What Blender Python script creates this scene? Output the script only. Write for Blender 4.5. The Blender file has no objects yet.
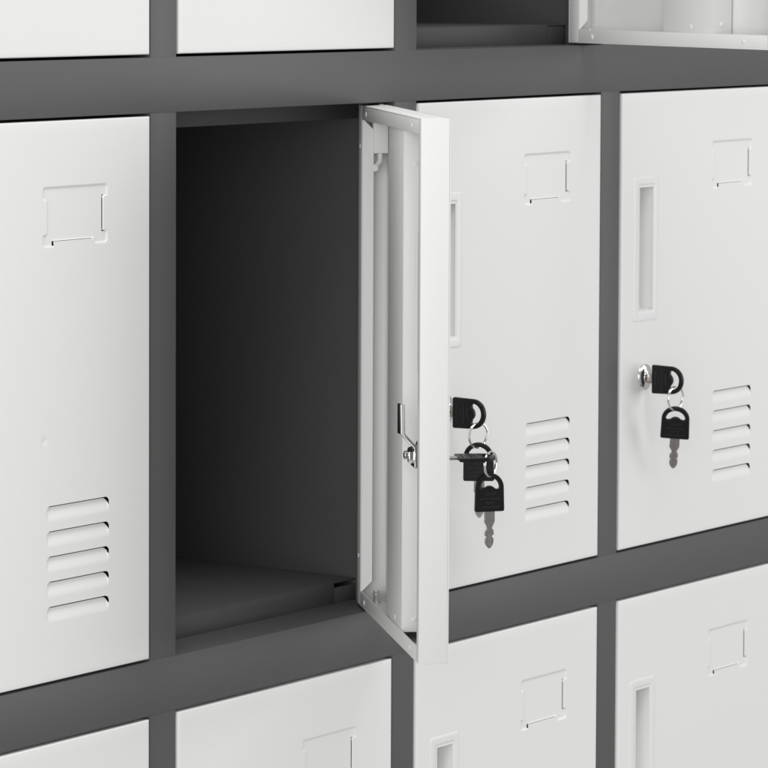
import bpy, bmesh, math, random
import numpy as np
from mathutils import Vector, Matrix
random.seed(4)
MM = 0.001
C = bpy.context.scene.collection
W, PW, RH, T = 279.865, 27.428, 36.615, 20.1265   # column pitch, post width, rail height, door thickness (mm)
H = 400.0
OPEN = H - RH
DEPTH = 400.0
DW = W - PW - 4.0      # door width
DH = OPEN - 4.0        # door height

# ------------------------------------------------------------------ materials
def mat(name, col, rough=.45, metal=0., bump=0., bscale=900., spec=.5, vary=0., coat=0.):
    m = bpy.data.materials.new(name); m.use_nodes = True
    nt = m.node_tree; b = nt.nodes['Principled BSDF']
    b.inputs['Base Color'].default_value = (*col, 1)
    b.inputs['Roughness'].default_value = rough
    b.inputs['Metallic'].default_value = metal
    b.inputs['Specular IOR Level'].default_value = spec
    b.inputs['Coat Weight'].default_value = coat
    tc = nt.nodes.new('ShaderNodeTexCoord')
    if bump:
        n = nt.nodes.new('ShaderNodeTexNoise'); n.inputs['Scale'].default_value = bscale
        n.inputs['Detail'].default_value = 3
        nt.links.new(tc.outputs['Object'], n.inputs['Vector'])
        bp = nt.nodes.new('ShaderNodeBump'); bp.inputs['Strength'].default_value = .4
        bp.inputs['Distance'].default_value = .0002
        nt.links.new(n.outputs['Fac'], bp.inputs['Height']); nt.links.new(bp.outputs['Normal'], b.inputs['Normal'])
    if vary:
        n2 = nt.nodes.new('ShaderNodeTexNoise'); n2.inputs['Scale'].default_value = 6.
        n2.inputs['Detail'].default_value = 5
        nt.links.new(tc.outputs['Object'], n2.inputs['Vector'])
        mr = nt.nodes.new('ShaderNodeMapRange'); mr.inputs['To Min'].default_value = rough - vary
        mr.inputs['To Max'].default_value = rough + vary
        nt.links.new(n2.outputs['Fac'], mr.inputs['Value']); nt.links.new(mr.outputs['Result'], b.inputs['Roughness'])
    return m
WHITE = mat('white_powder_coat', (.79, .79, .779), .47, bump=.22, bscale=1100, vary=.07, spec=.4)
GREY = mat('dark_grey_powder_coat', (.093, .093, .0925), .5, bump=.35, bscale=1300, vary=.06, spec=.32)
PLAST = mat('white_plastic', (.78, .78, .775), .35)
CHROME = mat('bright_nickel', (.84, .83, .81), .16, 1.)
STEEL = mat('brushed_steel', (.38, .355, .335), .24, 1., bump=.9, bscale=260)
BLACK = mat('black_moulded_plastic', (.005, .005, .005), .36, bump=.25, bscale=1800, spec=.32)
WORN = mat('worn_raised_lettering', (.035, .035, .034), .5)
DARK = mat('dark_keyway', (.02, .02, .02), .5)

# ------------------------------------------------------------------ mesh helpers (all in mm)
def box(bm, x0, x1, y0, y1, z0, z1, bev=0.):
    vs = [bm.verts.new((x*MM, y*MM, z*MM)) for x in (x0, x1) for y in (y0, y1) for z in (z0, z1)]
    fs = [bm.faces.new([vs[i] for i in q]) for q in ((0,1,3,2),(4,6,7,5),(0,4,5,1),(2,3,7,6),(0,2,6,4),(1,5,7,3))]
    if bev:
        es = list({e for f in fs for e in f.edges})
        bmesh.ops.bevel(bm, geom=es, offset=bev*MM, segments=2, affect='EDGES', profile=.5)
def cyl(bm, p0, p1, r0, r1=None, n=24, bev=0.):
    r1 = r0 if r1 is None else r1
    p0 = Vector(p0)*MM; p1 = Vector(p1)*MM; ax = (p1-p0); L = ax.length
    M = Matrix.Translation((p0+p1)/2) @ ax.to_track_quat('Z', 'Y').to_matrix().to_4x4()
    r = bmesh.ops.create_cone(bm, cap_ends=True, segments=n, radius1=r0*MM, radius2=r1*MM, depth=L, matrix=M)
    if bev:
        es = [e for v in r['verts'] for e in v.link_edges if len(e.link_faces) == 2 and any(len(f.verts) > 4 for f in e.link_faces)]
        bmesh.ops.bevel(bm, geom=list(set(es)), offset=bev*MM, segments=2, affect='EDGES')
def tube(bm, pts, r, n=12, closed=False):
    pts = [Vector(p)*MM for p in pts]; N = len(pts); rings = []
    up = None
    for i, p in enumerate(pts):
        a = pts[(i-1) % N] if (closed or i) else p
        b = pts[(i+1) % N] if (closed or i < N-1) else p
        t = (b-a).normalized()
        if up is None:
            up = t.orthogonal().normalized()
        up = (up - t*up.dot(t)).normalized(); s = t.cross(up)
        rings.append([bm.verts.new(p + r*MM*(math.cos(2*math.pi*k/n)*up + math.sin(2*math.pi*k/n)*s)) for k in range(n)])
    for i in range(N if closed else N-1):
        A, B = rings[i], rings[(i+1) % N]
        for k in range(n):
            bm.faces.new([A[k], A[(k+1) % n], B[(k+1) % n], B[k]])
    if not closed:
        bm.faces.new(rings[0][::-1]); bm.faces.new(rings[-1])
def finish(me, angle=35):
    me.polygons.foreach_set('use_smooth', [True]*len(me.polygons))
    me.set_sharp_from_angle(angle=math.radians(angle))
def obj(name, bm, m, parent=None, loc=(0,0,0), rot=(0,0,0)):
    if isinstance(bm, bpy.types.Mesh): me = bm
    else:
        bmesh.ops.recalc_face_normals(bm, faces=bm.faces)
        me = bpy.data.meshes.new(name); bm.to_mesh(me); bm.free(); me.materials.append(m); finish(me)
    o = bpy.data.objects.new(name, me); C.objects.link(o)
    o.parent = parent; o.location = Vector(loc)*MM; o.rotation_euler = rot
    return o
def outline(name, loops, thick, bev, m):
    """flat plate in the XZ plane from closed 2-D loops (outer + holes), rounded edges"""
    cu = bpy.data.curves.new(name, 'CURVE'); cu.dimensions = '2D'; cu.fill_mode = 'BOTH'
    cu.extrude = max(thick/2-bev, .01)*MM; cu.bevel_depth = bev*MM; cu.bevel_resolution = 3; cu.offset = -bev*MM
    for L in loops:
        sp = cu.splines.new('POLY'); sp.points.add(len(L)-1); sp.use_cyclic_u = True
        for p, (x, z) in zip(sp.points, L): p.co = (x*MM, z*MM, 0, 1)
    o = bpy.data.objects.new(name, cu); C.objects.link(o)
    dg = bpy.context.evaluated_depsgraph_get()
    me = bpy.data.meshes.new_from_object(o.evaluated_get(dg))
    C.objects.unlink(o); bpy.data.objects.remove(o)
    me.transform(Matrix.Rotation(math.pi/2, 4, 'X'))
    me.materials.clear(); me.materials.append(m); finish(me, 40)
    return me
def arc(cx, cz, r, a0, a1, n):
    return [(cx+r*math.cos(math.radians(a0+(a1-a0)*i/n)), cz+r*math.sin(math.radians(a0+(a1-a0)*i/n))) for i in range(n+1)]

# ------------------------------------------------------------------ pressed door skin
def sstep(x):
    x = np.clip(x, 0, 1); return x*x*(3-2*x)
def rrect(U, Z, u0, u1, z0, z1, r):
    """signed distance (negative inside) to a rounded rectangle"""
    cx, cz, hx, hz = (u0+u1)/2, (z0+z1)/2, (u1-u0)/2-r, (z1-z0)/2-r
    dx = np.abs(U-cx)-hx; dz = np.abs(Z-cz)-hz
    return np.hypot(np.maximum(dx, 0), np.maximum(dz, 0)) + np.minimum(np.maximum(dx, dz), 0) - r
def skin_grid(dent=False):
    def axis(lo, hi, fine):
        e = [0, .1, .25, .45, .7, 1.0]
        s = set([round(lo+x, 3) for x in e] + [round(hi-x, 3) for x in e])
        s |= set(np.round(np.arange(lo+4, hi-3, 6), 3))
        for a, b, st in fine:
            s = {x for x in s if not (a < x < b)}
            s |= set(np.round(np.linspace(a, b, int(round((b-a)/st))+1), 3))
        return np.array(sorted(s))
    us = axis(2, 2+DW, [(140.5, 209.5, .4), (24, 56, 1.)] + ([(8, 14, 1)] if 0 else []))
    zs = axis(2, 2+DH, [(279, 321, .4), (36, 117, .36), (183, 279, 3.)] + ([(145, 170, 1.)] if dent else []))
    for a in (201.25, 201.7): us[np.argmin(np.abs(us-a))] = a
    for a in (284.62, 284.92): zs[np.argmin(np.abs(zs-a))] = a
    # the handle opening: snap grid lines to it
    for a in (29.3, 49.7): us[np.argmin(np.abs(us-a))] = a
    for a in (189.3, 286.7): zs[np.argmin(np.abs(zs-a))] = a
    U, Z = np.meshgrid(us, zs, indexing='ij')
    h = np.zeros_like(U)
    # rolled edge
    b = np.minimum(np.minimum(U-2, 2+DW-U), np.minimum(Z-2, 2+DH-Z))
    r = 1.0
    h += np.where(b < r, r-np.sqrt(np.maximum(r*r-(r-b)**2, 0)), 0)
    # label holder: shallow tray with cut tabs
    d = rrect(U, Z, 142, 206.5, 281, 319.5, 2.5)
    for n in (rrect(U, Z, 130, 146, 289, 311, 2.), 2*rrect(U, Z, 202, 220, 289, 311.5, 2.), 4*rrect(U, Z, 152, 193.5, 270, 284.9, 1.)):
        d = np.maximum(d, -n)
    h += .85*sstep(-d/1.6+.15)
    sl = np.minimum(rrect(U, Z, 201.2, 201.75, 289, 312, .25), rrect(U, Z, 201.3, 203.2, 311.6, 312.3, .3))
    sl = np.minimum(sl, rrect(U, Z, 201.3, 203.2, 288.5, 289.2, .3))
    s2 = np.minimum(rrect(U, Z, 152.0, 190, 284.5, 285.04, .1), rrect(U, Z, 151.2, 152.1, 281.8, 285.0, .4))
    cut = np.minimum(sl, s2)
    # ventilation louvres, pressed inwards
    for k in range(5):
        zt = 115.3-16.25*k
        d = np.where(Z > zt-11, rrect(U, Z, 145.5, 208.0, zt-18, zt, 3.6), 9)
        ramp = np.clip((Z-(zt-10.5))/9.0, 0, 1)
        ramp = ramp*ramp*(3-2*ramp)
        hl = 1.55*ramp*sstep(-d/1.3)
        wz = (.75+.75*sstep((U-202)/4.))*np.clip((Z-(zt-6.5))/5., 0, 1)
        slot = (d < -.05) & (-d < wz)
        cut = np.minimum(cut, np.maximum(d+.05, -d-wz) + np.where(wz > .02, 0, 9))
        h = np.where(d < 0, np.maximum(h, hl), h)
    if dent:
        rr = np.hypot(U-143.5, Z-157.5)
        h += .45*np.exp(-(rr/2.2)**2)
    keep = lambda u, z: not (29.3 < u < 49.7 and 189.3 < z < 286.7)
    return us, zs, U, Z, h, keep, cut
def door_mesh(name, dent=False, inside=False):
    """door in its own frame: x from -DW (free edge) to 0 (hinge), y inwards, z from the opening's sill"""
    us, zs, U, Z, h, keep, cut = skin_grid(dent)
    nu, nz = U.shape
    bm = bmesh.new()
    co = np.stack([(U-2-DW)*MM, (h)*MM, Z*MM], -1)
    V = [[bm.verts.new(co[i, j]) for j in range(nz)] for i in range(nu)]
    for i in range(nu-1):
        um = (us[i]+us[i+1])/2
        for j in range(nz-1):
            if keep(um, (zs[j]+zs[j+1])/2) and cut[i:i+2, j:j+2].mean() > 0:
                bm.faces.new([V[i][j], V[i+1][j], V[i+1][j+1], V[i][j+1]])
    for v in [v for v in bm.verts if not v.link_faces]: bm.verts.remove(v)
    t = T
    z0, z1 = 2, 2+DH
    # flanges folded back from the skin
    box(bm, -DW, -DW+1, .99, t, z0, z1, .35)
    box(bm, -1, 0, .99, t, z0, z1, .35)
    box(bm, -DW+1.02, -1.02, .99, t, z0, z0+1, .3)
    box(bm, -DW+1.02, -1.02, .99, t, z1-1, z1, .3)
    # inner lips
    box(bm, -13, -1.02, t-1, t-.03, z0+.02, z1-.02, .3)
    box(bm, -DW+1.02, -DW+8, t-1, t-.03, z0+.02, z1-.02, .3)
    for a, b in ((z0+1.02, z0+10.5), (z1-10.5, z1-1.02)):
        box(bm, -DW+7.5, -12.5, t-1.03, t-.06, a, b, .3)
    if inside:
        # return of the hinge-side lip, mitred at both ends
        for (xa, xb) in ((-13, -12.1),):
            p = [(t-.5, z0+9.5), (t-.5, z1-9.5), (t-8.5, z1-17.5), (t-8.5, z0+17.5)]
            vs = [[bm.verts.new((x*MM, y*MM, z*MM)) for (y, z) in p] for x in (xa, xb)]
            bm.faces.new(vs[0]); bm.faces.new(vs[1][::-1])
            for k in range(4): bm.faces.new([vs[0][k], vs[0][(k+1) % 4], vs[1][(k+1) % 4], vs[1][k]])
    bmesh.ops.recalc_face_normals(bm, faces=[f for f in bm.faces])
    me = bpy.data.meshes.new(name); bm.to_mesh(me); bm.free(); me.materials.append(WHITE); finish(me, 32)
    return me
ME_DOOR = door_mesh('door')
ME_DENT = door_mesh('door_dented', dent=True)
ME_OPEN = door_mesh('door_hollow', inside=True)

def local(u): return u-2-DW
def rr_loop(x0, x1, z0, z1, r, n=6):
    return arc(x1-r, z1-r, r, 0, 90, n)[:] + arc(x0+r, z1-r, r, 90, 180, n) + arc(x0+r, z0+r, r, 180, 270, n) + arc(x1-r, z0+r, r, 270, 360, n)
def handle_mesh():
    bm = bmesh.new()
    # nested loops: outer foot, rounded rim, inner lip, cup wall, cup floor
    L = [(20.0, 58.2, 180.6, 295.0, 3.0, .3), (20.1, 58.1, 180.7, 294.9, 3.0, -.2), (20.7, 57.5, 181.3, 294.3, 2.8, -.35),
         (21.6, 56.6, 182.2, 293.4, 2.6, -.4), (25.6, 52.7, 186.1, 289.7, 1.8, -.3), (27.2, 51.3, 187.5, 288.7, 1.5, -.2), (27.8, 50.7, 188, 288.2, 1.2, .4),
         (28.9, 49.7, 189.2, 287.2, 1.0, 9.5), (31.3, 47.5, 191, 285.0, 1.0, 13.5)]
    R = []
    for a, b, c, d, r, y in L:
        R.append([bm.verts.new((local(x)*MM, y*MM, z*MM)) for x, z in rr_loop(a, b, c, d, r)])
    for A, B in zip(R, R[1:]):
        n = len(A)
        for k in range(n):
            try: bm.faces.new([A[k], A[(k+1) % n], B[(k+1) % n], B[k]])
            except ValueError: pass
    bm.faces.new(R[-1])
    bmesh.ops.remove_doubles(bm, verts=bm.verts, dist=1e-6)
    bmesh.ops.recalc_face_normals(bm, faces=bm.faces)
    me = bpy.data.meshes.new('handle'); bm.to_mesh(me); bm.free(); me.materials.append(PLAST); finish(me, 50)
    return me
ME_HANDLE = handle_mesh()
LU, LZ = 38.0, 136.0       # lock centre on every door
def lock_mesh():
    bm = bmesh.new(); prof = [(0, -4.2), (4.2, -4.2), (5.0, -3.9), (5.3, -3.2), (6.0, -3.0), (8.6, -2.6), (10.2, -1.6), (10.9, -.2), (10.9, .3)]
    n = 40; rings = []
    for r, y in prof[1:]:
        rings.append([bm.verts.new(((local(LU)+r*math.cos(2*math.pi*k/n))*MM, y*MM, (LZ+r*math.sin(2*math.pi*k/n))*MM)) for k in range(n)])
    bm.faces.new(rings[0])
    for A, B in zip(rings, rings[1:]):
        for k in range(n): bm.faces.new([A[k], A[(k+1) % n], B[(k+1) % n], B[k]])
    bmesh.ops.recalc_face_normals(bm, faces=bm.faces)
    s = len(bm.faces)
    box(bm, local(LU)-.8, local(LU)+.8, -4.35, -4.0, LZ-3.4, LZ+3.4)
    bm.faces.ensure_lookup_table()
    for f in bm.faces[s:]: f.material_index = 1
    me = bpy.data.meshes.new('lock'); bm.to_mesh(me); bm.free(); me.materials.append(CHROME); me.materials.append(DARK); finish(me, 30)
    return me
ME_LOCK = lock_mesh()

# ------------------------------------------------------------------ the cabinet
cab = bpy.data.objects.new('locker_cabinet', None); C.objects.link(cab)
cab['label'] = 'steel locker cabinet, dark grey frame, off-white doors, two of them swung open'
cab['category'] = 'locker'
cab.location = (0, 0, -H*MM)
base = Vector((0, 0, H))   # cabinet-local offset (mm)
def part(name, bm, m=GREY): return obj(name, bm, m, cab, base)
XL, XR = -W-PW/2, 3*W+PW/2
for k in range(-1, 4):
    bm = bmesh.new(); box(bm, k*W-PW/2, k*W+PW/2, 0, 22, -H-RH+1, 2*H-1, .5); part('post', bm)
    bm = bmesh.new(); box(bm, k*W-4, k*W+4, 21, DEPTH-1, -H-RH+1, 2*H-1); part('partition', bm)
for r in range(-1, 3):
    bm = bmesh.new(); box(bm, XL-.2, XR+.2, -.35, 38, r*H-RH, r*H, .45); part('rail', bm)
for r in range(-1, 3):
    for k in range(-1, 3):
        x0, x1 = k*W+4.05, (k+1)*W-4.05; xn = (k+1)*W-PW/2-19
        if r < 2:
            bm = bmesh.new()
            box(bm, x0, x1, 39.2, DEPTH-2, r*H+14, r*H+15, .3)                 # floor sheet
            box(bm, x0, xn, 38.2, 39.4, r*H-1, r*H+14.9, .35)               # folded front
            box(bm, xn+.2, x1, 39.4, 40.4, r*H-1, r*H+(10.8 if r < 1 else 13.9), .2)              # hinge-side filler
            part('shelf', bm)
        if r > -1:
            bm = bmesh.new(); box(bm, x0, x1, 38.6, 39.8, r*H-RH-13, r*H-2, .35)
            box(bm, x0, x1, 40, DEPTH-2, r*H-6, r*H-5)
            part('top_stop', bm)
bm = bmesh.new(); box(bm, XL, XR, DEPTH-.9, DEPTH, -H-RH, 2*H); part('back_panel', bm)

def lathe_pin(x, y, z0, z1, r, bev=.3):
    bm = bmesh.new(); cyl(bm, (x, y, z0), (x, y, z1), r, bev=bev); return bm
def rivet_mesh():
    bm = bmesh.new(); n = 16; rings = []
    for r, y in ((1.9, 0), (1.8, .25), (1.2, .5), (.5, .55)):
        rings.append([bm.verts.new((r*math.cos(2*math.pi*k/n)*MM, y*MM, r*math.sin(2*math.pi*k/n)*MM)) for k in range(n)])
    for A, B in zip(rings, rings[1:]):
        for k in range(n): bm.faces.new([A[k], A[(k+1) % n], B[(k+1) % n], B[k]])
    bm.faces.new(rings[-1]); bmesh.ops.recalc_face_normals(bm, faces=bm.faces)
    me = bpy.data.meshes.new('rivet'); bm.to_mesh(me); bm.free(); me.materials.append(WHITE); finish(me, 60); return me
ME_RIVET = rivet_mesh()
TH1, TH2 = 0.78296, 1.200
GRP = 'doors of the locker cabinet'
for r in (-1, 0, 1):
    for k in (-1, 0, 1, 2):
        is_open = (r, k) in ((0, 0), (1, 1))
        me = ME_OPEN if is_open else (ME_DENT if (r, k) == (0, -1) else ME_DOOR)
        d = bpy.data.objects.new('door', me); C.objects.link(d); d.parent = cab
        jit = 0 if is_open else random.uniform(-.25, .25)
        d.location = (base+Vector(((k+1)*W-PW/2-2+jit*.6, -1.0+jit, r*H)))*MM
        if (r, k) == (0, 0): d.location = (base+Vector((264.74, 5.74, 0)))*MM; d.rotation_euler = (0, 0, TH1); d['label'] = 'door swung half open showing its hollow inner side and cam latch'
        if (r, k) == (1, 1): d.location = (base+Vector((536.9, 5.74, H)))*MM; d.rotation_euler = (0, math.radians(-.2), TH2); d['label'] = 'upper door swung wide open showing its inner side'
        obj('handle', ME_HANDLE, None, d); obj('lock', ME_LOCK, None, d)
        if not is_open:
            for z0, z1 in ((-.1, 2.6), (2+DH-.6, OPEN+.1)):
                obj('hinge_pin', lathe_pin(-9, 5, z0, 1.4, 0), PLAST, d)
        else:
            # stiffening channel
            bm = bmesh.new()
            a, b = -176, -117
            z0, z1 = 10.8, 2+DH-1.6
            box(bm, a, b, T-2.3, T-1.3, z0, z1, .35)
            box(bm, a, a+1, 1.0, T-1.9, z0, z1, .3); box(bm, b-1, b, 1.0, T-1.9, z0, z1, .3)
            obj('stiffener', bm, WHITE, d)
            # hinge housing, spring rod, lower pin
            bm = bmesh.new(); box(bm, -15.5, -3, 1.4, 12.2, 327, 2+DH-1.2, .9); obj('hinge_housing', bm, WHITE, d)
            bm = bmesh.new()
            pts = [(-11, 6.5, 330), (-11, 6.6, 325)] + [(-11-4*math.sin(a_)*.8, 6.6+2.6*(1-math.cos(a_)), 325-5.5*math.sin(a_)) for a_ in (.35, .7, 1.05, 1.4)] + [(-15, 9.6, 318.4), (-16.5, 11.4, 317)]
            tube(bm, pts, 1.9, 14); cyl(bm, (-15.9, 11.2, 317.1), (-17.4, 11.8, 316.7), 2.7, bev=.4, n=20); obj('spring_rod', bm, WHITE, d)
            bm = bmesh.new(); cyl(bm, (-12, 8.2, 2.2), (-12, 8.2, 12.5), 2.4, bev=.4); cyl(bm, (-12, 8.2, 9.2), (-12, 8.2, 10.2), 2.75); cyl(bm, (-12, 8.2, 3), (-12, 8.2, 4.2), 3.4)
            obj('hinge_pin', bm, CHROME, d)
            bm = bmesh.new(); cyl(bm, (-9, 6, DH+.5), (-9, 6, DH+2.6), 1.7); obj('hinge_pin', bm, PLAST, d)
            Z1 = 2+DH
            for x, z in ((-30, 6.8), (-213, 7.4), (-30, Z1-6), (-213, Z1-6)): obj('rivet', ME_RIVET, None, d, (x, T-.08, z))
            for z in (37, 332): obj('rivet', ME_RIVET, None, d, (-5, T-.05, z))
            obj('rivet', ME_RIVET, None, d, (-150, T-1.4, 17))
            for z in (19, 328): obj('rivet', ME_RIVET, None, d, (-176, 10.5, z), (0, 0, math.pi/2))
            # cam latch behind the lock
            lx = local(LU)
            bm = bmesh.new()
            cyl(bm, (lx, 0, LZ), (lx, 10.5, LZ), 8, bev=.3); cyl(bm, (lx, 10.5, LZ), (lx, 13.8, LZ), 10.2, n=6, bev=.5)
            for k2 in range(4): cyl(bm, (lx, 2+2*k2, LZ), (lx, 3+2*k2, LZ), 8.7)
            cyl(bm, (lx, 14.2, LZ), (lx, 15.2, LZ), 9.4, bev=.3)
            cyl(bm, (lx, 16.8, LZ), (lx, 18, LZ), 7.4, bev=.3); cyl(bm, (lx, 18, LZ), (lx, 21.4, LZ), 5.4, n=6, bev=.4)
            cyl(bm, (lx, 21, LZ), (lx, 24.2, LZ), 3.0, n=18, bev=.6)
            obj('latch_nut', bm, CHROME, d)
            bm = bmesh.new()
            prof = [(15.3, LZ-8), (15.3, LZ+5), (24.0, LZ+14.5), (24.3, LZ+34.5)]
            w = [7.2, 6.0, 4.0, 3.8]; th = 3.0
            rows = [[bm.verts.new((x*MM, y*MM, z*MM)) for x, y in ((lx-ww, yy), (lx+ww, yy), (lx+ww, yy+th), (lx-ww, yy+th))] for (yy, z), ww in zip(prof, w)]
            for A, B in zip(rows, rows[1:]):
                for q in range(4): bm.faces.new([A[q], A[(q+1) % 4], B[(q+1) % 4], B[q]])
            bm.faces.new(rows[0]); bm.faces.new(rows[-1])
            bmesh.ops.recalc_face_normals(bm, faces=bm.faces)
            bmesh.ops.bevel(bm, geom=list(bm.edges), offset=.5*MM, segments=2, affect='EDGES')
            obj('latch_arm', bm, CHROME, d)
            bm = bmesh.new(); box(bm, lx-2.7, lx+2.7, 27.35, 28.2, LZ+14.5, LZ+34.6, .4); obj('latch_sleeve', bm, BLACK, d)

# ------------------------------------------------------------------ keys
def bow_mesh():
    out = arc(0, -11, 11, 0, 180, 28) + [(-11.2, -20)] + arc(-9.9, -26.8, 1.5, 180, 270, 5) + arc(9.9, -26.8, 1.5, 270, 360, 5) + [(11.2, -20)]
    hole = arc(0, -11, 7.6, 4, 176, 22) + [(-7.3, -11.3), (-6.2, -11.8), (-4.4, -11.5), (-2.6, -10.0), (-1, -9.3), (1, -9.3), (2.6, -10.0), (4.4, -11.5), (6.2, -11.8), (7.3, -11.3)]
    me = outline('bow', [out, hole], 3.0, .7, BLACK)
    # faint worn moulded marks, too small to read in the photograph
    bm = bmesh.new(); bm.from_mesh(me); nf = len(bm.faces)
    rnd = random.Random(7)
    for zz, x0, x1, hh in ((-15.2, -3.6, 4.2, 1.7), (-18.8, -7.5, 7.5, 1.3), (-21.6, -2.8, 3.0, 1.3), (-24.8, -6.2, 7.6, 1.2)):
        x = x0
        while x < x1:
            w = rnd.uniform(.5, .95)
            for y0, y1 in ((-1.62, -1.4), (1.4, 1.62)):
                box(bm, x, x+.22, y0, y1, zz-hh/2, zz+hh/2)
                q = rnd.choice((-.42, 0, .34))*hh
                box(bm, x+.23, x+w, y0, y1, zz+q-.12, zz+q+.12)
            x += w+.42
    bm.faces.ensure_lookup_table()
    for f in bm.faces[nf:]: f.material_index = 1
    me.materials.append(WORN)
    bm.to_mesh(me); bm.free(); finish(me, 40)
    return me
def blade_mesh():
    half = [(4.1, -26), (4.1, -35.2), (3.6, -36.6), (2.9, -38), (1.9, -40.3), (2.6, -41.0), (3.3, -42.2), (3.3, -45), (2.0, -46), (2.1, -46.8), (3.2, -47.6), (3.2, -50.5), (2.6, -52.4), (1.2, -54.6), (.5, -55.2)]
    asym = [(3.6, -26), (3.6, -34), (3.9, -35.5), (3.1, -37.2), (2.0, -39), (1.9, -41.4), (3.0, -42.6), (3.4, -44), (3.3, -46), (1.9, -46.9), (3.1, -48), (3.3, -50.5), (2.6, -52.8), (1.2, -54.6), (.5, -55.2)]
    out = half + [(-x, z) for x, z in asym[::-1]]
    me = outline('blade', [out], .5, .1, STEEL)
    groove = rr_loop(-.5, .5, -53, -27, .45, 3)
    me2 = outline('blade2', [out, groove], 1.9, .25, STEEL)
    bm = bmesh.new(); bm.from_mesh(me); bm.from_mesh(me2); bm.to_mesh(me); bm.free(); finish(me, 35)
    return me
ME_BOW, ME_BLADE = bow_mesh(), blade_mesh()
def key(loc, M, label, group):
    t = bpy.data.objects.new('key', None); C.objects.link(t)
    t.matrix_world = Matrix.Translation(Vector(loc)*MM) @ M.to_4x4()
    t['label'] = label; t['category'] = 'key'; t['group'] = group
    for n, me in (('bow', ME_BOW), ('blade', ME_BLADE)):
        o = bpy.data.objects.new(n, me); C.objects.link(o); o.parent = t
    return t
def ring(loc, M, R, r, label, group, turns=2):
    bm = bmesh.new(); N = 72
    pts = []
    for i in range(N*turns):
        a = 2*math.pi*i/N
        off = (i/(N*turns)-.5)*r*2.0*turns*.95
        pts.append((R*math.cos(a), off, R*math.sin(a)))
    tube(bm, pts, r, 10)
    o = obj('key_ring', bm, CHROME)
    o.matrix_world = Matrix.Translation(Vector(loc)*MM) @ M.to_4x4()
    o['label'] = label; o['category'] = 'key ring'; o['group'] = group
    return o
def frame(xa, za):
    """rotation whose local X is xa and local Z is za (made orthogonal)"""
    z = Vector(za).normalized(); x = Vector(xa); x = (x-z*x.dot(z)).normalized(); y = z.cross(x)
    return Matrix((x, y, z)).transposed()
view = Vector((.826, .55, 0)).normalized()
rt = Vector((.55, -.826, 0)).normalized()          # image-right, horizontal
def turned(a, tilt=0):                             # face the camera, turned by a about the vertical
    x = (Matrix.Rotation(math.radians(a), 3, 'Z') @ rt)
    z = Matrix.Rotation(math.radians(tilt), 3, view) @ Vector((0, 0, 1))
    return frame(x, z)
def tipped(a, tilt, lean):
    return Matrix.Rotation(math.radians(lean), 3, rt) @ turned(a, tilt)
lc = PW/2+W+LU; ld = PW/2+2*W+LU
KG = 'keys on the locker doors'; RG = 'key rings on the locker doors'
inlock = frame((0, 0, 1), (0, -1, 0))
key((lc, -36.3, LZ-1.6), inlock, 'black-headed key inserted in the lock of the door behind the half-open door', KG)
key((ld, -36.9, LZ-1.0), inlock, 'black-headed key inserted in the lock of the rightmost door', KG)
key((ld, -30.6, 114.4), tipped(-6, 1.0, 22), 'black-headed key dangling by a ring under the rightmost lock', KG)
key((lc-.6, -30.4, 114.0), turned(-7, -1.2), 'black-headed key hanging behind the other two dangling keys', KG)
key((lc+.6, -39.6, 92.2), turned(21, 0), 'lowest black-headed key with worn lettering, dangling in front of the others', KG)
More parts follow.
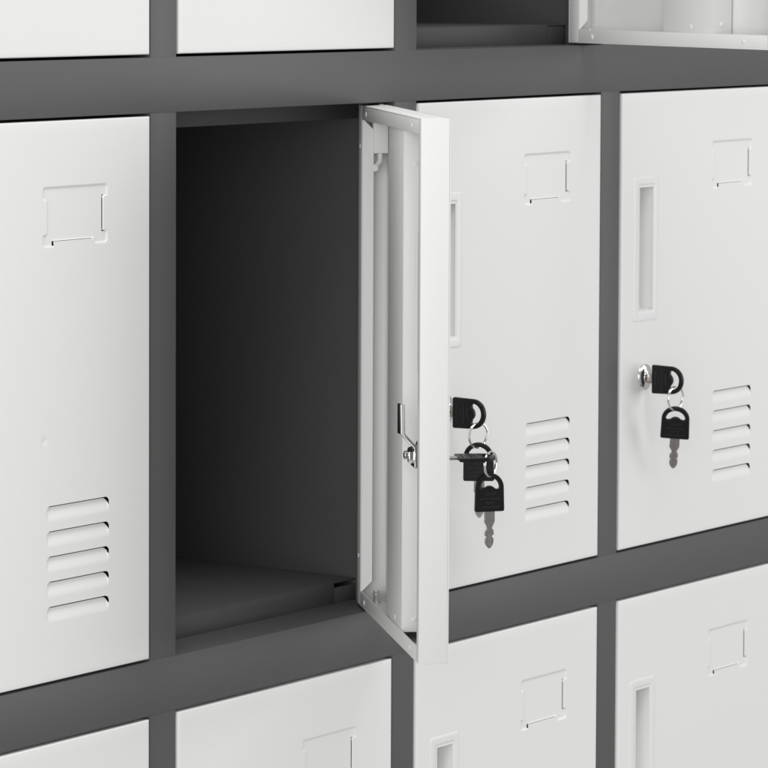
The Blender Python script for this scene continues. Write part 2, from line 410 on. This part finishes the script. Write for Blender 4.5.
# key lying level across the bunch, its blade pointing left
key(Vector((lc+2, -43.5, 105.0))-view*9, frame(view+Vector((0, 0, .03)), rt+view*.22+Vector((0, 0, .0))), 'black-headed key stuck out sideways, seen almost edge on', KG)
ring((ld, -29.8, 121.2), turned(50), 9.4, .5, 'thin shiny ring linking two keys under the rightmost lock', RG)
ring((lc, -29.8, 119.0), turned(46), 9.2, .5, 'thin shiny ring just under the key in the lock behind the half-open door', RG)
ring(Vector((lc+2, -40.6, 98.8))-view*1.5-rt*1.0, turned(63), 9.1, .5, 'lower shiny ring holding the lowest dangling key', RG)

# ------------------------------------------------------------------ light
w = bpy.data.worlds.new('World'); bpy.context.scene.world = w; w.use_nodes = True
bg = w.node_tree.nodes['Background']; bg.inputs['Color'].default_value = (1, 1, 1, 1); bg.inputs['Strength'].default_value = .4
def softbox(name, loc, target, sx, sy, power):
    l = bpy.data.lights.new(name, 'AREA'); l.shape = 'RECTANGLE'; l.size = sx; l.size_y = sy; l.energy = power
    o = bpy.data.objects.new(name, l); C.objects.link(o); o.location = loc
    o.rotation_euler = (Vector(target)-Vector(loc)).to_track_quat('-Z', 'Y').to_euler(); return o
softbox('softbox_left', (-3.0, -1.2, .5), (.15, 0, .2), 2.5, 2.0, 57)
softbox('softbox_top', (-.3, -.95, 2.8), (.3, -.1, .2), 1.6, 1.4, 44)
softbox('softbox_right', (2.1, -2.1, .6), (.1, 0, .1), 1.3, 1.8, 28)

# ------------------------------------------------------------------ camera
cd = bpy.data.cameras.new('camera'); cam = bpy.data.objects.new('camera', cd); C.objects.link(cam)
r_ = Vector((0.5827044282905541, -0.8126752887960145, 0.0037979245507324894))
u_ = Vector((0.04457062043073487, 0.036623603757325755, 0.9983346991075919))
d_ = Vector((0.8114610335961906, 0.5815647742325364, -0.057562177919717294))
M = Matrix((r_, u_, -d_)).transposed().to_4x4()
cam.matrix_world = Matrix.Translation(Vector((-1992.6884, -1579.1641, 461.8393))*MM) @ M
cd.sensor_width = 36; cd.sensor_fit = 'HORIZONTAL'; cd.lens = 36*3849.591/768
cd.shift_x = (384-349.200)/768; cd.shift_y = (185.895-384)/768
cd.clip_start = .05; cd.clip_end = 100
cd.dof.use_dof = True; cd.dof.focus_distance = 2.55; cd.dof.aperture_fstop = 42
sc = bpy.context.scene; sc.camera = cam
sc.view_settings.view_transform = 'Standard'; sc.view_settings.look = 'None'
sc.view_settings.exposure = 0; sc.view_settings.gamma = 1
sc.render.engine = 'CYCLES'
